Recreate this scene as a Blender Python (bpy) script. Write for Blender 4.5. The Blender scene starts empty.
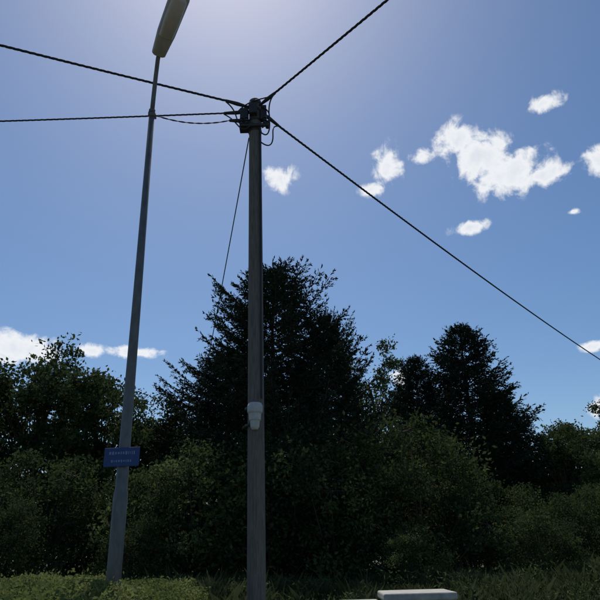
import bpy, math, numpy as np
from mathutils import Vector, Matrix
R=np.random.RandomState
scene=bpy.context.scene
rad=math.radians

# ---------- helpers ----------
def link(o,parent=None):
    scene.collection.objects.link(o)
    if parent: o.parent=parent
    return o
def empty(name,loc=(0,0,0)):
    e=bpy.data.objects.new(name,None); e.location=loc; e.empty_display_size=0.3
    return link(e)
def mesh_np(name,V,k,mat,var=None,smooth=False):
    V=np.asarray(V,dtype=np.float32).reshape(-1,3); n=len(V)//k
    me=bpy.data.meshes.new(name)
    me.vertices.add(len(V)); me.vertices.foreach_set('co',V.ravel())
    me.loops.add(n*k); me.loops.foreach_set('vertex_index',np.arange(n*k,dtype=np.int32))
    me.polygons.add(n); me.polygons.foreach_set('loop_start',np.arange(n,dtype=np.int32)*k)
    me.update()
    if var is not None:
        a=me.attributes.new('var','FLOAT','FACE'); a.data.foreach_set('value',np.asarray(var,dtype=np.float32))
    me.materials.append(mat); return me
def mesh_py(name,V,F,mat,smooth=True):
    me=bpy.data.meshes.new(name); me.from_pydata([tuple(v) for v in V],[],F); me.update()
    if smooth: me.polygons.foreach_set('use_smooth',[True]*len(me.polygons))
    me.materials.append(mat); return me
def tube(V,F,pts,rads,sides=8,cap=True):
    pts=[Vector(p) for p in pts]; b=len(V); n=len(pts); ref=None
    for i,p in enumerate(pts):
        t=(pts[min(i+1,n-1)]-pts[max(i-1,0)]).normalized()
        if ref is None:
            ref=Vector((1,0,0)) if abs(t.x)<.9 else Vector((0,1,0))
        u=(ref-t*ref.dot(t)).normalized(); w=t.cross(u); ref=u
        for s in range(sides):
            a=2*math.pi*s/sides
            V.append(p+(u*math.cos(a)+w*math.sin(a))*rads[i])
    for i in range(n-1):
        for s in range(sides):
            s2=(s+1)%sides
            F.append((b+i*sides+s,b+i*sides+s2,b+(i+1)*sides+s2,b+(i+1)*sides+s))
    if cap:
        F.append(tuple(b+s for s in reversed(range(sides)))); F.append(tuple(b+(n-1)*sides+s for s in range(sides)))
def box(V,F,c,s,rot=None):
    b=len(V)
    for z in(-.5,.5):
        for y in(-.5,.5):
            for x in(-.5,.5):
                v=Vector((x*s[0],y*s[1],z*s[2]))
                if rot: v=rot@v
                V.append(v+Vector(c))
    for f in((0,2,3,1),(4,5,7,6),(0,1,5,4),(2,6,7,3),(0,4,6,2),(1,3,7,5)): F.append(tuple(b+i for i in f))
def bevel(o,w,seg=2):
    m=o.modifiers.new('bevel','BEVEL'); m.width=w; m.segments=seg; m.limit_method='ANGLE'
def sm(a,b,x):
    t=np.clip((x-a)/(b-a),0,1); return t*t*(3-2*t)
def H(x,y):
    x=np.asarray(x,float); y=np.asarray(y,float)
    return 0.95*sm(9,15,y)+0.12*np.sin(x*.35+1)*np.sin(y*.27)*sm(9,14,y)*(1-sm(60,90,y))

# ---------- materials ----------
def mat(name,col,rough=.6,metal=0,noise=None,bump=0,scale=8,spec=.3,stretch=None):
    m=bpy.data.materials.new(name); m.use_nodes=True; nt=m.node_tree; N=nt.nodes; L=nt.links
    b=N['Principled BSDF']; b.inputs['Roughness'].default_value=rough; b.inputs['Metallic'].default_value=metal
    b.inputs['Specular IOR Level'].default_value=spec
    b.inputs['Base Color'].default_value=(*col,1)
    if noise or bump:
        tc=N.new('ShaderNodeTexCoord'); mp=N.new('ShaderNodeMapping'); L.new(tc.outputs['Object'],mp.inputs[0])
        if stretch: mp.inputs['Scale'].default_value=stretch
        nz=N.new('ShaderNodeTexNoise'); nz.inputs['Scale'].default_value=scale; nz.inputs['Detail'].default_value=6; nz.inputs['Roughness'].default_value=.65
        L.new(mp.outputs[0],nz.inputs['Vector'])
        if noise:
            r=N.new('ShaderNodeValToRGB'); r.color_ramp.elements[0].position=.3; r.color_ramp.elements[1].position=.72
            r.color_ramp.elements[0].color=(*noise,1); r.color_ramp.elements[1].color=(*col,1)
            L.new(nz.outputs['Fac'],r.inputs[0]); L.new(r.outputs[0],b.inputs['Base Color'])
        if bump:
            bp=N.new('ShaderNodeBump'); bp.inputs['Strength'].default_value=bump; bp.inputs['Distance'].default_value=.02
            L.new(nz.outputs['Fac'],bp.inputs['Height']); L.new(bp.outputs[0],b.inputs['Normal'])
    return m
def leafmat(name,c1,c2,trans=.3):
    m=bpy.data.materials.new(name); m.use_nodes=True; nt=m.node_tree; N=nt.nodes; L=nt.links; 
    N.remove(N['Principled BSDF'])
    at=N.new('ShaderNodeAttribute'); at.attribute_name='var'
    r=N.new('ShaderNodeMix'); r.data_type='RGBA'; r.inputs['A'].default_value=(*c1,1); r.inputs['B'].default_value=(*c2,1)
    L.new(at.outputs['Fac'],r.inputs['Factor'])
    d=N.new('ShaderNodeBsdfDiffuse'); L.new(r.outputs['Result'],d.inputs['Color'])
    if trans:
        t=N.new('ShaderNodeBsdfTranslucent'); mx=N.new('ShaderNodeMixShader'); mx.inputs[0].default_value=trans
        L.new(r.outputs['Result'],t.inputs['Color']); L.new(d.outputs[0],mx.inputs[1]); L.new(t.outputs[0],mx.inputs[2]); d=mx
    L.new(d.outputs[0],N['Material Output'].inputs['Surface']); return m
M_leafA=leafmat('leaf_green',(.032,.05,.022),(.082,.107,.04),.25)
M_leafB=leafmat('leaf_light_green',(.042,.065,.026),(.115,.143,.058),.3)
M_need=leafmat('conifer_needles',(.02,.032,.022),(.046,.06,.035),0)
M_hedge=leafmat('hedge_leaves',(.085,.115,.035),(.2,.22,.08),.33)
M_grass=leafmat('grass_blades',(.04,.056,.02),(.115,.125,.06),.27)
M_bark=mat('bark',(.07,.055,.04),.9,spec=.1)
M_core=mat('hedge_dark_core',(.02,.022,.01),.95,noise=(.01,.012,.006),bump=.5)  # near-black filler colour for the dark inside of the hedge, not twigs
M_soil=mat('meadow_ground',(.055,.065,.028),.95,noise=(.03,.033,.016),bump=.6,scale=1.4)
M_wood=mat('weathered_pole_wood',(.21,.18,.155),.85,noise=(.095,.082,.07),bump=.5,scale=14,stretch=(4,4,.35))
M_galv=mat('galvanised_steel',(.19,.188,.18),.6,.3,noise=(.115,.115,.112),scale=6,stretch=(3,3,1))
M_head=mat('lamp_housing',(.5,.47,.45),.6,noise=(.38,.355,.33),scale=9)
M_bowl=mat('lamp_bowl',(.6,.55,.52),.35,noise=(.5,.45,.42),scale=12)
M_cable=mat('cable_black',(.035,.035,.038),.7)
M_black=mat('black_fitting',(.03,.03,.033),.6,noise=(.05,.05,.052),scale=20)
M_porc=mat('grey_white_plastic',(.5,.5,.48),.5,noise=(.38,.38,.36),scale=14)
M_blue=mat('sign_blue',(.025,.06,.2),.4,noise=(.02,.05,.16),scale=12)
M_white=mat('sign_lettering',(.18,.24,.4),.5)
M_cab=mat('cabinet_grey',(.42,.42,.39),.6,noise=(.32,.32,.3),bump=.1,scale=7)
M_lid=mat('cabinet_lid',(.44,.43,.4),.8,noise=(.24,.23,.2),bump=.3,scale=12)
M_asph=mat('asphalt',(.06,.06,.062),.9,noise=(.04,.04,.042),bump=.4,scale=40)
M_conc=mat('pavement_concrete',(.3,.29,.27),.9,noise=(.22,.21,.2),bump=.3,scale=12)

# ---------- ground ----------
def axis(lo,hi):
    a=[0.0]; s=1.0
    while a[-1]<hi: a.append(a[-1]+s); s=1.0 if a[-1]<50 else s*1.25
    b=[0.0]; s=1.0
    while b[-1]>lo: b.append(b[-1]-s); s=1.0 if b[-1]>-50 else s*1.25
    return np.array(sorted(set(a+b)))
xs=axis(-1500,1500); ys=axis(-600,2500)
X,Y=np.meshgrid(xs,ys); Z=H(X,Y)
V=np.stack([X,Y,Z],-1).reshape(-1,3); nx=len(xs); F=[(j*nx+i,j*nx+i+1,(j+1)*nx+i+1,(j+1)*nx+i) for j in range(len(ys)-1) for i in range(nx-1)]
link(bpy.data.objects.new('ground',mesh_py('ground',V,F,M_soil)))
V=[];F=[]; box(V,F,(0,-1.5,-.046),(160,6.4,.1)); link(bpy.data.objects.new('road',mesh_py('road',V,F,M_asph,False)))
V=[];F=[]
for i in range(-60,60): box(V,F,(i*1.0,1.78,.03),(.985,.14,.2))
o=link(bpy.data.objects.new('kerb',mesh_py('kerb',V,F,M_conc,False)))
V=[];F=[]; box(V,F,(0,2.75,.02),(120,1.78,.2)); link(bpy.data.objects.new('pavement',mesh_py('pavement',V,F,M_conc,False)))

# ---------- foliage ----------
def unit(r,n):
    v=r.normal(size=(n,3)); return v/np.linalg.norm(v,axis=1,keepdims=True)
def rhombs(C,A,B,l,w):
    """leaf-shaped quads: centre C, long axis A, cross axis B"""
    l=np.reshape(l,(-1,1)); w=np.reshape(w,(-1,1))
    return np.stack([C-A*l*.5,C+B*w*.5+A*l*.05,C+A*l*.5,C-B*w*.5+A*l*.05],1)
def rand_leaves(r,C,l,asp=.55,flat=.0):
    n=len(C); A=unit(r,n); A[:,2]*=(1-flat); A/=np.linalg.norm(A,axis=1,keepdims=True)
    B=np.cross(A,unit(r,n)); B/=np.linalg.norm(B,axis=1,keepdims=True)
    L=l*r.uniform(.65,1.3,n); return rhombs(C,A,B,L,L*asp)
def deciduous(name,h,cr,cb,seed,nclump,lsize,dens,mleaf,shrub=False,cs=.28):
    r=R(seed); cz=(h+cb)/2; ch=(h-cb)/2
    wood=[];wf=[]
    tp=[Vector((0,0,-.3))]; 
    for i in range(1,8):
        t=i/7; tp.append(Vector((r.normal()*.12*i*.4,r.normal()*.12*i*.4,h*.8*t)))
    if not shrub:
        r0=h*.02+.03; tube(wood,wf,tp,[r0*(1-.8*i/7)+.02 for i in range(8)],9)
    cl=[]
    while len(cl)<nclump:
        d=unit(r,1)[0]; q=r.uniform(.2,1)**.45
        p=np.array([d[0]*cr*q,d[1]*cr*q,cz+d[2]*ch*q])
        f=1+.22*math.sin(3*math.atan2(d[1],d[0])+seed)+.15*math.sin(5*d[2]+seed*2)
        p[:2]*=f*.9
        if p[2]<.3: continue
        cl.append(p)
    C=[];var=[]
    for p in cl:
        rc=r.uniform(.45,1.0)*cr*cs+.1
        if not shrub:
            k=int(np.clip((p[2]/(h*.8))*7*.65,1,6)); s=tp[k]
        else: s=Vector((r.normal()*.1,r.normal()*.1,-.1))
        e=Vector(p); mid=(s+e)/2+Vector((0,0,-.08*(e-s).length))
        tube(wood,wf,[s,mid,e],[.05,.032,.012] if not shrub else [.03,.02,.008],5)
        ns=r.randint(10,18); v0=r.uniform(.0,.85)
        dd=unit(r,ns); sub=p+dd*(rc*r.uniform(.5,1.15,(ns,1)))*np.array([1,1,.75])
        for q in sub:
            m=int(dens*r.uniform(.5,1.4)); sg=r.uniform(.10,.24)*(.7+cr*.12)
            pts=q+r.normal(size=(m,3))*sg*np.array([1,1,.7]); C.append(pts)
            var.append(np.clip(v0+r.normal()*.12+r.normal(size=m)*.15,0,1))
            if r.rand()<.35: tube(wood,wf,[e,Vector(q)],[.012,.005],4,False)
    C=np.concatenate(C); var=np.concatenate(var)
    C[:,2]=np.maximum(C[:,2],.05)
    Q=rand_leaves(r,C,lsize)
    return mesh_np(name+'_leaves',Q,4,mleaf,var), mesh_py(name+'_wood',wood,wf,M_bark)
def conifer(name,h,rad0,seed,nb,shape=.75,start=.08,twig=.5,droop=.25,lobes=.2,card=(.17,.045),tpm=12,cpm=28,upk=50,tipup=.16,lr=(.55,1.25),over=.1):
    r=R(seed); wood=[];wf=[]
    tube(wood,wf,[(0,0,-.3),(0.03,0,h*.35),(-.03,.03,h*.7),(0,0,h)],[h*.02+.02,h*.015+.01,h*.007+.01,.012],9)
    TS=[];TD=[];TL=[];TV=[]
    for i in range(nb):
        f=start+(1-start)*(((i+r.rand())/nb)**.9); f=min(f,.985); z=f*h
        az=i*2.39996+r.normal()*.3
        lobe=1+lobes*math.sin(2*az+seed)+lobes*.7*math.sin(3*az+f*9+seed)
        L=(rad0*(1-f)**shape*r.uniform(*lr)*lobe+.3)
        up=math.tan(rad(-8+upk*f**1.6+r.normal()*6))
        rise=L*(up+tipup*(1-.4*f)); room=(h-z)*.85+over
        if rise>room: L*=max(.35,room/rise)
        d=Vector((math.cos(az),math.sin(az),0))
        n=max(4,int(L/.3)); P=[]
        for k in range(n+1):
            s=k/n; zz=z+L*s*up-droop*L*math.sin(s*math.pi)*.35*(1-f)+tipup*L*s**3*(1-.4*f)
            sd=Vector((-d.y,d.x,0))*(.06*L*math.sin(s*3+i))
            P.append(d*(L*s)+Vector((0,0,zz))+sd)
        tube(wood,wf,P,[.012+.035*(1-f)*(1-k/n) for k in range(n+1)],4,False)
        P=np.array([tuple(p) for p in P])
        nt=int(L*tpm)+5; s=np.linspace(.15,1,nt)**.8; ip=s*n; k0=np.minimum(ip.astype(int),n-1); fr=(ip-k0)[:,None]
        pos=P[k0]*(1-fr)+P[k0+1]*fr; tan=P[k0+1]-P[k0]; tan/=np.linalg.norm(tan,axis=1,keepdims=True)
        side=np.cross(tan,[0,0,1]); side/=np.linalg.norm(side,axis=1,keepdims=True)+1e-6
        sg=np.where(np.arange(nt)%2==0,1,-1)[:,None]
        dirn=tan*r.uniform(.6,1.1,(nt,1))+side*sg*r.uniform(.4,1.0,(nt,1))+np.array([0,0,1])*r.uniform(-.75,.1,(nt,1))
        dirn[-1]=tan[-1]; dirn/=np.linalg.norm(dirn,axis=1,keepdims=True)
        ln=(twig*(1.05-s*.6)*r.uniform(.5,1.25,nt))*min(1,.35+L/1.6)
        TS.append(pos);TD.append(dirn);TL.append(ln);TV.append(np.full(nt,r.uniform(.1,.8)))
    nl=14; TS.append(np.stack([np.zeros(nl),np.zeros(nl),np.linspace(h*.93,h+.05,nl)],1)); dd=unit(r,nl); dd[:,2]=abs(dd[:,2])+.8; dd/=np.linalg.norm(dd,axis=1,keepdims=True)
    TD.append(dd);TL.append(np.full(nl,.25));TV.append(np.full(nl,.4))
    TS=np.concatenate(TS);TD=np.concatenate(TD);TL=np.concatenate(TL);TV=np.concatenate(TV)
    cnt=np.maximum(3,(TL*cpm).astype(int)); idx=np.repeat(np.arange(len(TS)),cnt); m=len(idx)
    t=r.rand(m); C=TS[idx]+TD[idx]*(TL[idx]*t)[:,None]+r.normal(size=(m,3))*.015
    C[:,2]-=.12*(TL[idx]*t)
    A=TD[idx]*r.uniform(.7,1.2,(m,1))+unit(r,m)*.65; A/=np.linalg.norm(A,axis=1,keepdims=True)
    B=np.cross(A,unit(r,m)); B/=np.linalg.norm(B,axis=1,keepdims=True)
    C=C+A*card[0]*.35
    ll=card[0]*r.uniform(.6,1.3,m)
    Q=rhombs(C,A,B,ll,card[1]*r.uniform(.7,1.4,m))
    return mesh_np(name+'_needles',Q,4,M_need,np.clip(TV[idx]+r.normal(size=m)*.15,0,1)), mesh_py(name+'_wood',wood,wf,M_bark)

def place(name,ms,loc,rot=0,sc=(1,1,1)):
    e=empty(name,(loc[0],loc[1],float(H(loc[0],loc[1]))-.05)); e.rotation_euler=(0,0,rot); e.scale=sc
    a=link(bpy.data.objects.new('foliage',ms[0]),e); b=link(bpy.data.objects.new('trunk_and_limbs',ms[1]),e)
    return e
D1=deciduous('d1',9.5,3.3,.6,3,80,.18,25,M_leafA,cs=.27)
D2=deciduous('d2',9.0,3.0,.6,8,76,.18,25,M_leafA,cs=.27)
D3=deciduous('d3',10.5,2.6,3.0,14,60,.16,24,M_leafB)
S1=deciduous('s1',3.6,2.2,.0,21,42,.11,26,M_leafA,shrub=True)
S2=deciduous('s2',3.3,2.0,.0,27,40,.11,26,M_leafB,shrub=True)
K1=conifer('k1',10.9,5.8,5,240,.64,lobes=.2,twig=.8,upk=48,tipup=.24,cpm=30)
K2=conifer('k2',10.8,4.6,11,270,.85,lobes=.08,twig=.75,droop=.15,upk=40,over=0,lr=(.65,1.15))

place('conifer_tree',K1,(-1.05,22),.4,(.86,.86,1.0))
place('conifer_tree.001',K1,(.95,23.5),2.7,(.52,.52,.88))
place('conifer_tree.002',K1,(-2.9,23.5),4.4,(.8,.8,.74))
place('cypress_tree',K2,(7.65,28),1.0,(.95,.95,.99))
place('cypress_tree.001',K2,(5.7,30),2.3,(.72,.72,.90))
place('cypress_tree.002',K2,(9.5,29.5),3.3,(.68,.68,.72))
for i,(x,y,k,rt,s) in enumerate([(-10.2,24,D1,0,.95),(-7.4,23,D2,1.2,.86),(-13.3,24.5,D2,2.6,.88),(-6.0,25,D1,3.9,.74),(-15.5,22,D1,4.6,.82)]):
    place('broadleaf_tree'+('' if i==0 else '.%03d'%i),k,(x,y),rt,(s,s,s))
place('broadleaf_tree.005',D3,(4.0,34),1.3,(.95,.95,1.12))
for i,(x,y,k,rt,s) in enumerate([(12.6,29,D2,.7,.73),(15.2,30,D1,2.0,.78),(18.3,30,D2,3.0,.80),(10.9,27,D1,1.0,.60),(3.4,27,D1,4.0,.62),(5.4,26,D2,2.0,.60)]):
    place('broadleaf_tree.%03d'%(6+i),k,(x,y),rt,(s,s,s))
r=R(77); n=0
for (x,y,s,k) in [(-8.9,17,.85,1),(-6.9,17.6,.95,0),(-5.2,18.4,.75,0),(-2.9,17,.98,1),(-.9,17.6,1.12,0),(.9,17.0,.92,0),(2.9,17.8,1.12,0),(4.6,18.6,.85,1),(6.1,19.4,.7,0),(8.0,20,.6,0),(9.9,20.6,.72,0),(12.0,20.8,.85,0),(-10.8,18,.8,0),(-4,15.2,.42,0),(2.4,15.0,.4,1),(5.6,16,.45,0),(-7,15.2,.5,0),(8.4,17,.4,0)]:
    place('shrub'+('' if n==0 else '.%03d'%n),(S1,S2)[k],(x,y),r.uniform(0,6.28),(s*1.05,s*1.05,s*r.uniform(.95,1.1))); n+=1
belt=empty('distant_trees'); 
for i in range(15):
    k=(D1,D2)[i%2]; x=-38+i*5.4+r.normal()*.8; y=42+r.uniform(-2,3); s=r.uniform(.68,.78)
    for j,mm in enumerate(k):
        o=link(bpy.data.objects.new(('crown_%d','stem_%d')[j]%i,mm),belt); o.location=(x,y,.85); o.scale=(s*1.25,s*1.25,s); o.rotation_euler=(0,0,r.uniform(0,6))

# ---------- grass ----------
def blades(r,x,y,z,hh,w):
    n=len(x); a=r.uniform(0,6.283,n); b=np.stack([np.cos(a),np.sin(a),np.zeros(n)],1)*w[:,None]
    base=np.stack([x,y,z],1); l=r.normal(size=(n,2))*.35*hh[:,None]
    mid=base+np.stack([l[:,0]*.3,l[:,1]*.3,hh*.6],1); tip=base+np.stack([l[:,0],l[:,1],hh],1)
    return np.stack([base-b,base+b,mid+b*.7,tip],1)
r=R(5); n=90000
x=r.uniform(-9,14,n); y=11+8.5*r.rand(n)**.9
cl=np.sin(x*1.7+np.sin(y*1.3)*2)*np.sin(y*1.1+x*.6); cl2=np.sin(x*4.1+y*2.3)*np.sin(y*3.7-x*1.9)
hh=.15+.17*r.rand(n)+.08*cl+.06*cl2+.3*(r.rand(n)<.02)*r.rand(n)
Q=blades(r,x,y,H(x,y)-.02,np.clip(hh,.06,1),r.uniform(.002,.006,n))
link(bpy.data.objects.new('meadow_grass',mesh_np('meadow_grass',Q,4,M_grass,np.clip(.4+.25*cl+.15*cl2+r.normal(size=n)*.2,0,1))))
C=[]
for _ in range(260):
    wx=r.uniform(-1.6,9); wy=r.uniform(10.5,16); hz=float(H(wx,wy)); hh=r.uniform(.15,.5); m=int(60*hh)+10
    t=r.rand(m); C.append(np.stack([wx+r.normal(size=m)*.12,wy+r.normal(size=m)*.12,hz+hh*t],1))
C=np.concatenate(C); link(bpy.data.objects.new('weeds',mesh_np('weeds',rand_leaves(r,C,.075,.35),4,M_leafB,r.rand(len(C)))))

# ---------- hedge ----------
def htop(x,y): return 1.35+.045*np.sin(x*2.1+y)+.035*np.sin(y*2.7-x*1.3)+.02*np.sin(x*6+y*5)
he=empty('hedge')
gx=np.linspace(-9,-1.75,60); gy=np.linspace(3.9,10.2,50); GX,GY=np.meshgrid(gx,gy)
ed=np.minimum(np.minimum((-1.75-GX),(GY-3.9)),(10.2-GY)); GZ=htop(GX,GY)-.13-.5*np.exp(-ed*9)
V=[tuple(v) for v in np.stack([GX,GY,GZ],-1).reshape(-1,3)]; F=[(j*60+i,j*60+i+1,(j+1)*60+i+1,(j+1)*60+i) for j in range(49) for i in range(59)]
box(V,F,(-5.375,7.05,.35),(7.2,6.25,.75))
link(bpy.data.objects.new('hedge_dark_core',mesh_py('hedge_core',V,F,M_core)),he)  # solid dark core added under the leaves to block see-through
n=120000; x=r.uniform(-9,-1.65,n); y=3.8+6.5*r.rand(n)
ed=np.minimum(np.minimum((-1.65-x),(y-3.8)),(10.3-y))
z=htop(x,y)-.2*r.rand(n)**1.5-.35*np.exp(-ed*8)*r.rand(n)+ (r.rand(n)<.06)*r.rand(n)*.1
C1=np.stack([x,y,z],1)
n2=40000; y2=3.8+6.5*r.rand(n2); C2=np.stack([-1.68+.1*r.normal(size=n2)*.8+.05*np.sin(y2*5),y2,1.2*r.rand(n2)**.8],1)
C=np.concatenate([C1,C2]); v=np.clip(.4+.3*np.sin(C[:,0]*3+C[:,1]*2)+r.normal(size=len(C))*.25,0,1)
link(bpy.data.objects.new('hedge_leaves',mesh_np('hedge_leaves',rand_leaves(r,C,.042,.6),4,M_hedge,v)),he)

# ---------- utility pole ----------
PX,PY,PT=-.645,8.0,8.45
up=empty('utility_pole',(PX,PY,0))
V=[];F=[]; zs=[-.3,0,1,2,3,4,5,6,7,8,PT-.03,PT]; tube(V,F,[(0.05-.05*z/PT,0,z) for z in zs],[.115-.0022*max(z,0) for z in zs[:-1]]+[.07],20)
link(bpy.data.objects.new('wooden_shaft',mesh_py('shaft',V,F,M_wood)),up)
V=[];F=[]
def ring(z,rr,hh): tube(V,F,[(0,0,z-hh/2),(0,0,z+hh/2)],[rr,rr],20)
for z in (8.36,8.22,8.02,7.82): ring(z,.108,.045)
box(V,F,(-.17,-.02,8.12),(.13,.13,.24)); box(V,F,(-.16,-.03,7.9),(.16,.14,.14)); box(V,F,(.14,-.05,8.1),(.1,.1,.2)); box(V,F,(-.02,-.14,8.16),(.12,.1,.2))
box(V,F,(0,-.12,7.86),(.44,.05,.05)); box(V,F,(0,0.02,8.33),(.36,.05,.05))
for (x,y,z,x2,y2,z2) in [(-.1,-.02,8.3,-.45,-.2,8.29),(-.1,0,8.22,-.5,-.01,8.2),(.08,-.06,8.3,.34,-.35,8.29),(.08,.06,8.28,.36,.4,8.25),(-.1,-.05,8.0,-.4,-.1,7.98)]:
    tube(V,F,[(x,y,z),((x+x2)/2,(y+y2)/2,(z+z2)/2),(x2,y2,z2)],[.02,.034,.024],8)
for (x,y) in [(-.2,-.13),(-.12,-.14),(.16,-.13),(.2,-.02)]:
    for k in range(3): tube(V,F,[(x,y,7.88+.05*k),(x,y,7.92+.05*k)],[.035,.022],10)
o=link(bpy.data.objects.new('clamps_and_junction_boxes',mesh_py('fittings',V,F,M_black,False)),up); bevel(o,.008)
def cable(name,splines,rr,parent=None,m=M_cable):
    cu=bpy.data.curves.new(name,'CURVE'); cu.dimensions='3D'; cu.bevel_depth=rr; cu.bevel_resolution=2
    for pts,ty in splines:
        if ty=='N':
            s=cu.splines.new('NURBS'); s.points.add(len(pts)-1)
            for p,q in zip(s.points,pts): p.co=(*q,1)
            s.use_endpoint_u=True; s.order_u=4
        else:
            s=cu.splines.new('POLY'); s.points.add(len(pts)-1); s.points.foreach_set('co',np.concatenate([np.asarray(pts),np.ones((len(pts),1))],1).ravel())
    cu.materials.append(m); return link(bpy.data.objects.new(name,cu),parent)
cable('cable_loops',[([(.34,-.35,8.28),(.2,-.25,8.2),(.28,-.1,7.85),(.2,-.1,7.6),(.08,-.12,7.75)],'N'),
 ([(.36,.4,8.24),(.25,.2,8.1),(.32,.0,7.7),(.24,-.05,7.45),(.1,-.1,7.55)],'N'),
 ([(-.45,-.2,8.27),(-.3,-.16,8.15),(-.3,-.1,7.95),(-.18,-.1,7.85),(-.1,-.12,8.0)],'N'),
 ([(-.5,-.01,8.18),(-.34,-.05,8.05),(-.26,-.15,7.8),(-.12,-.15,7.72),(-.04,-.13,7.9)],'N'),
 ([(.1,-.1,8.25),(.3,-.15,8.1),(.26,-.12,7.9),(.12,-.13,7.8)],'N'),
 ([(-.3,0,8.2),(-.1,-.15,8.36),(.15,-.15,8.34),(.3,-.3,8.28)],'N')],.011,up)
cable('down_cable',[([(.085,-.09,7.8),(.1,-.1,6),(.105,-.09,4.5),(.11,-.09,3.5)],'N')],.012,up)
V=[];F=[]
prof=[(3.08,.035),(3.11,.055),(3.19,.062),(3.2,.075),(3.28,.08),(3.3,.098),(3.38,.10),(3.42,.08),(3.43,.03)]
tube(V,F,[(0.03,-.17,z) for z,_ in prof],[q for _,q in prof],20)
o=link(bpy.data.objects.new('white_housing',mesh_py('white_housing',V,F,M_porc,False)),up); bevel(o,.006)
V=[];F=[]; ring(3.16,.118,.03); ring(3.38,.118,.03); box(V,F,(.03,-.11,3.27),(.06,.06,.3))
link(bpy.data.objects.new('housing_straps',mesh_py('straps',V,F,M_black,False)),up)

# ---------- cables ----------
def span(name,a,b,sag,strands=3,rs=.0105,hr=.0095,pitch=.28,step=.05,parent=None):
    a=np.array(a);b=np.array(b); L=np.linalg.norm(b-a); n=int(L/step); t=np.linspace(0,1,n)
    P=a+(b-a)*t[:,None]; P[:,2]-=4*sag*t*(1-t)
    d=(b-a)/L; u=np.cross(d,[0,0,1]); u/=np.linalg.norm(u); w=np.cross(u,d); sp=[]
    for k in range(strands):
        ph=2*math.pi*(k/strands+t*L/pitch); sp.append((P+(u*np.cos(ph)[:,None]+w*np.sin(ph)[:,None])*hr,'P'))
    return cable(name,sp,rs,parent)
A=lambda x,y,z:(PX+x,PY+y,z)
E1=(-23.3,-2.6,8.4);E2=(-27,7.5,8.35);E4=(20.7,-16.4,8.4);E5=(19.4,31.9,8.35)
span('overhead_cable',A(-.45,-.2,8.29),E1,.3)
span('overhead_cable.001',A(-.5,-.01,8.2),E2,.25,rs=.008,hr=.007)
span('overhead_cable.002',A(.34,-.35,8.29),E4,.3)
span('overhead_cable.003',A(.36,.4,8.25),E5,.35,rs=.0115)
span('lamp_feed_cable',(-2.08,7.28,7.62),A(-.4,-.1,7.98),.10,strands=2,rs=.006,hr=.006)
span('service_cable',A(-.1,.05,7.75),(-3.4,18,3.6),.12,strands=1,rs=.009,hr=0)
for i,(x,y,z) in enumerate([E1,E2,E4,E5]):
    e=empty('utility_pole.%03d'%(i+1),(x,y,0)); V=[];F=[]; hz=float(H(x,y)); tube(V,F,[(0,0.12,hz-.2),(0,0.12,4),(0,0.12,z+.15)],[.13,.12,.1],14)
    link(bpy.data.objects.new('wooden_shaft',mesh_py('shaft_far',V,F,M_wood)),e)
    V=[];F=[]; box(V,F,(0,.02,z),(.25,.14,.1)); link(bpy.data.objects.new('clamp',mesh_py('clamp_far',V,F,M_black,False)),e)

# ---------- street lamp ----------
LX,LY=-2.1,7.3
sl=empty('street_lamp',(LX,LY,0))
V=[];F=[]
tube(V,F,[(0,0,-.2),(0,0,2.3),(0,0,2.33),(0,0,4.5),(-.01,0,7.7)],[.082,.08,.068,.056,.04],20)
tube(V,F,[(-.01,0,7.68),(-.01,0,7.72)],[.048,.048],16)
tube(V,F,[(-.01,0,7.7),(0,-.02,7.95),(.03,-.1,8.25),(.075,-.22,8.48),(.16,-.42,8.62)],[.033,.033,.032,.032,.03],14)
box(V,F,(.0,-.005,7.62),(.1,.1,.06))
link(bpy.data.objects.new('mast_and_arm',mesh_py('mast',V,F,M_galv)),sl)
p0=Vector((.085,-.26,8.52)); p1=Vector((.60,-1.14,8.80)); ax=(p1-p0).normalized(); sd=ax.cross(Vector((0,0,1))).normalized(); nu=sd.cross(ax).normalized()
def loft(secs,n=24,ex=.55):
    V=[];F=[]
    for (t,w,ht,hb) in secs:
        c=p0+(p1-p0)*t
        for k in range(n):
            a=2*math.pi*k/n; cx=math.copysign(abs(math.cos(a))**ex,math.cos(a)); cy=math.copysign(abs(math.sin(a))**ex,math.sin(a))
            V.append(c+sd*cx*w/2+nu*cy*(ht if cy>0 else hb))
    for i in range(len(secs)-1):
        for k in range(n):
            k2=(k+1)%n; F.append((i*n+k,i*n+k2,(i+1)*n+k2,(i+1)*n+k))
    F.append(tuple(reversed(range(n)))); F.append(tuple((len(secs)-1)*n+k for k in range(n))); return V,F
V,F=loft([(0,.15,.05,.04),(.02,.2,.07,.05),(.2,.23,.09,.05),(.35,.26,.1,.05),(.9,.28,.09,.05),(.98,.25,.06,.04),(1,.2,.03,.02)])
link(bpy.data.objects.new('lamp_head',mesh_py('lamp_head',V,F,M_head)),sl)
V,F=loft([(.3,.16,-.02,.06),(.33,.21,-.02,.085),(.6,.235,-.02,.1),(.88,.22,-.02,.085),(.93,.15,-.02,.055)])
link(bpy.data.objects.new('glass_bowl',mesh_py('glass_bowl',V,F,M_bowl)),sl)
sg=empty('street_sign',(LX+.0,LY-.085,2.69)); sg.rotation_euler=(0,0,rad(-6))
V=[];F=[]; box(V,F,(0,0,0),(.42,.012,.215)); o=link(bpy.data.objects.new('plate',mesh_py('plate',V,F,M_blue,False)),sg); bevel(o,.004)
V=[];F=[]
r=R(4)
for row,(z,hh,x0,x1) in enumerate([(.045,.04,-.15,.15),(-.045,.03,-.12,.13)]):
    x=x0
    while x<x1:
        w=r.uniform(.008,.024); box(V,F,(x+w/2,-.008,z),(w,.003,hh*r.uniform(.6,1))); x+=w+.012
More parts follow.
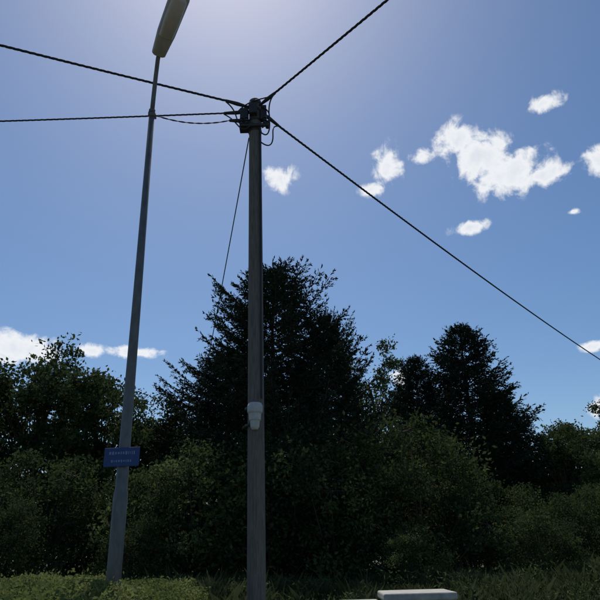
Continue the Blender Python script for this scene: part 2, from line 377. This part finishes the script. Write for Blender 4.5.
link(bpy.data.objects.new('lettering_blocks',mesh_py('letters',V,F,M_white,False)),sg)
V=[];F=[]; box(V,F,(0,.03,.06),(.15,.05,.02)); box(V,F,(0,.03,-.06),(.15,.05,.02)); link(bpy.data.objects.new('brackets',mesh_py('brk',V,F,M_galv,False)),sg)

# ---------- cabinets ----------
def cabinet(name,x,y,w,d,h):
    e=empty(name,(x,y,0)); V=[];F=[]; box(V,F,(0,0,h/2-.04),(w-.06,d-.06,h-.1)); box(V,F,(0,0,.06),(w,d,.16))
    o=link(bpy.data.objects.new('body',mesh_py('cab_body',V,F,M_cab,False)),e); bevel(o,.01)
    V=[];F=[]; box(V,F,(0,0,h-.045),(w,d,.07)); o=link(bpy.data.objects.new('lid',mesh_py('cab_lid',V,F,M_lid,False)),e); bevel(o,.018,3)
    V=[];F=[]
    for s in(-1,1):
        box(V,F,(s*(w-.06)/4,-d/2+.024,h/2),((w-.1)/2-.01,.012,h-.35))
        for k in range(5): box(V,F,(s*(w-.06)/4,-d/2+.013,h-.28+.025*k),((w-.1)/2-.1,.012,.01))
    box(V,F,(.03,-d/2+.008,h*.5),(.025,.03,.12)); link(bpy.data.objects.new('doors',mesh_py('cab_doors',V,F,M_cab,False)),e)
cabinet('utility_cabinet',1.07,6.75,.70,.6,1.25)
cabinet('utility_cabinet.001',.50,6.7,.40,.4,1.18)

# ---------- world ----------
EL,AZ=56,-9; SK=.09
w=bpy.data.worlds.new('World'); scene.world=w; w.use_nodes=True; nt=w.node_tree; N=nt.nodes; L=nt.links; N.clear()
sky=N.new('ShaderNodeTexSky'); sky.sky_type='NISHITA'; sky.sun_disc=False; sky.sun_elevation=rad(EL); sky.sun_rotation=rad(AZ); sky.air_density=1.0; sky.dust_density=.55; sky.ozone_density=2.4
hs=N.new('ShaderNodeHueSaturation'); hs.inputs['Saturation'].default_value=1.2; L.new(sky.outputs[0],hs.inputs['Color'])
tc=N.new('ShaderNodeTexCoord'); sx=N.new('ShaderNodeSeparateXYZ'); L.new(tc.outputs['Generated'],sx.inputs[0])
def mth(op,a,b=None,c=None):
    m=N.new('ShaderNodeMath'); m.operation=op
    for i,v in enumerate((a,b,c)):
        if v is None: continue
        if isinstance(v,(int,float)): m.inputs[i].default_value=v
        else: L.new(v,m.inputs[i])
    return m.outputs[0]
az=mth('MULTIPLY',mth('ARCTAN2',sx.outputs[0],sx.outputs[1]),57.2958)
el=mth('MULTIPLY',mth('ARCSINE',sx.outputs[2]),57.2958)
cv=N.new('ShaderNodeCombineXYZ'); L.new(az,cv.inputs[0]); L.new(el,cv.inputs[1])
blobs=[(17.6,35.5,2.5,1.7),(19.5,33.6,3.4,2.4),(22.2,31.6,4.3,2.0),(25.2,31.0,2.6,1.3),
(10.0,34.2,1.7,1.9),(7.8,32.2,1.5,.7),(13.6,34.6,1.4,.7),(-1.8,33.7,1.9,1.3),(26.8,36.6,1.8,.8),(17.6,27.7,2.1,.65),(30.6,30.6,1.9,1.5),
(25.9,10.8,1.3,.9),(-26.2,16.8,4.0,1.6),(-19.8,17.3,1.4,.7),(-15.9,17.4,2.8,.6),(9.3,14.8,1.0,.9),(27.2,27.2,.8,.35),(26.2,15.8,1.2,.5)]
acc=None
for (a,e_,ra,re) in blobs:
    s=N.new('ShaderNodeVectorMath'); s.operation='MULTIPLY_ADD'; L.new(cv.outputs[0],s.inputs[0]); s.inputs[1].default_value=(1/ra,1/re,0); s.inputs[2].default_value=(-a/ra,-e_/re,0)
    ln=N.new('ShaderNodeVectorMath'); ln.operation='LENGTH'; L.new(s.outputs[0],ln.inputs[0])
    acc=ln.outputs['Value'] if acc is None else mth('MINIMUM',acc,ln.outputs['Value'])
acc=mth('SUBTRACT',1.0,acc)
nn=N.new('ShaderNodeTexNoise'); nn.inputs['Scale'].default_value=.5; nn.inputs['Detail'].default_value=6; nn.inputs['Roughness'].default_value=.62; nn.inputs['Distortion'].default_value=.3
L.new(cv.outputs[0],nn.inputs['Vector'])
dens=mth('ADD',acc,mth('MULTIPLY',mth('SUBTRACT',nn.outputs['Fac'],.5),2.6))
mr=N.new('ShaderNodeMapRange'); mr.interpolation_type='SMOOTHSTEP'; L.new(dens,mr.inputs[0]); mr.inputs[1].default_value=-.12; mr.inputs[2].default_value=.6
gate=N.new('ShaderNodeMapRange'); gate.interpolation_type='SMOOTHSTEP'; L.new(acc,gate.inputs[0]); gate.inputs[1].default_value=-.5; gate.inputs[2].default_value=.05
mask=mth('MULTIPLY',mth('MULTIPLY',mr.outputs[0],gate.outputs[0]),.95)
mx=N.new('ShaderNodeMix'); mx.data_type='RGBA'; L.new(mask,mx.inputs['Factor']); L.new(hs.outputs[0],mx.inputs['A'])
core=N.new('ShaderNodeMapRange'); L.new(dens,core.inputs[0]); core.inputs[1].default_value=.3; core.inputs[2].default_value=1.4
m2=N.new('ShaderNodeMix'); m2.data_type='RGBA'; L.new(core.outputs[0],m2.inputs['Factor']); m2.inputs['A'].default_value=(.95/SK,.96/SK,.97/SK,1); m2.inputs['B'].default_value=(.72/SK,.76/SK,.84/SK,1)
L.new(m2.outputs['Result'],mx.inputs['B'])
bg=N.new('ShaderNodeBackground'); bg.inputs[1].default_value=SK; L.new(mx.outputs['Result'],bg.inputs[0])
bg0=N.new('ShaderNodeBackground'); bg0.inputs[1].default_value=SK; L.new(hs.outputs[0],bg0.inputs[0])
# cloud part is only evaluated in the band of sky that holds clouds
band=mth('MULTIPLY',mth('MULTIPLY',mth('GREATER_THAN',sx.outputs[2],.14),mth('LESS_THAN',sx.outputs[2],.64)),mth('GREATER_THAN',sx.outputs[1],.55))
ms=N.new('ShaderNodeMixShader'); L.new(band,ms.inputs[0]); L.new(bg0.outputs[0],ms.inputs[1]); L.new(bg.outputs[0],ms.inputs[2])
out=N.new('ShaderNodeOutputWorld'); L.new(ms.outputs[0],out.inputs[0])
sun=bpy.data.lights.new('sun','SUN'); sun.energy=4.2; sun.angle=rad(.5); sun.color=(1,.95,.87); so=link(bpy.data.objects.new('sun',sun))
dv=Vector((math.sin(rad(AZ))*math.cos(rad(EL)),math.cos(rad(AZ))*math.cos(rad(EL)),math.sin(rad(EL)))); so.rotation_euler=dv.to_track_quat('Z','Y').to_euler(); so.location=(0,0,30)

# ---------- camera ----------
cd=bpy.data.cameras.new('camera'); cam=link(bpy.data.objects.new('camera',cd)); cd.angle=2*math.atan(300/615); cd.clip_end=5000; cd.clip_start=.05
cam.matrix_world=Matrix.Translation((0,0,1.6))@Matrix.Rotation(rad(112.5),4,'X')@Matrix.Rotation(rad(-1.5),4,'Z')
scene.camera=cam
scene.view_settings.view_transform='Standard'; scene.view_settings.look='None'; scene.view_settings.exposure=0
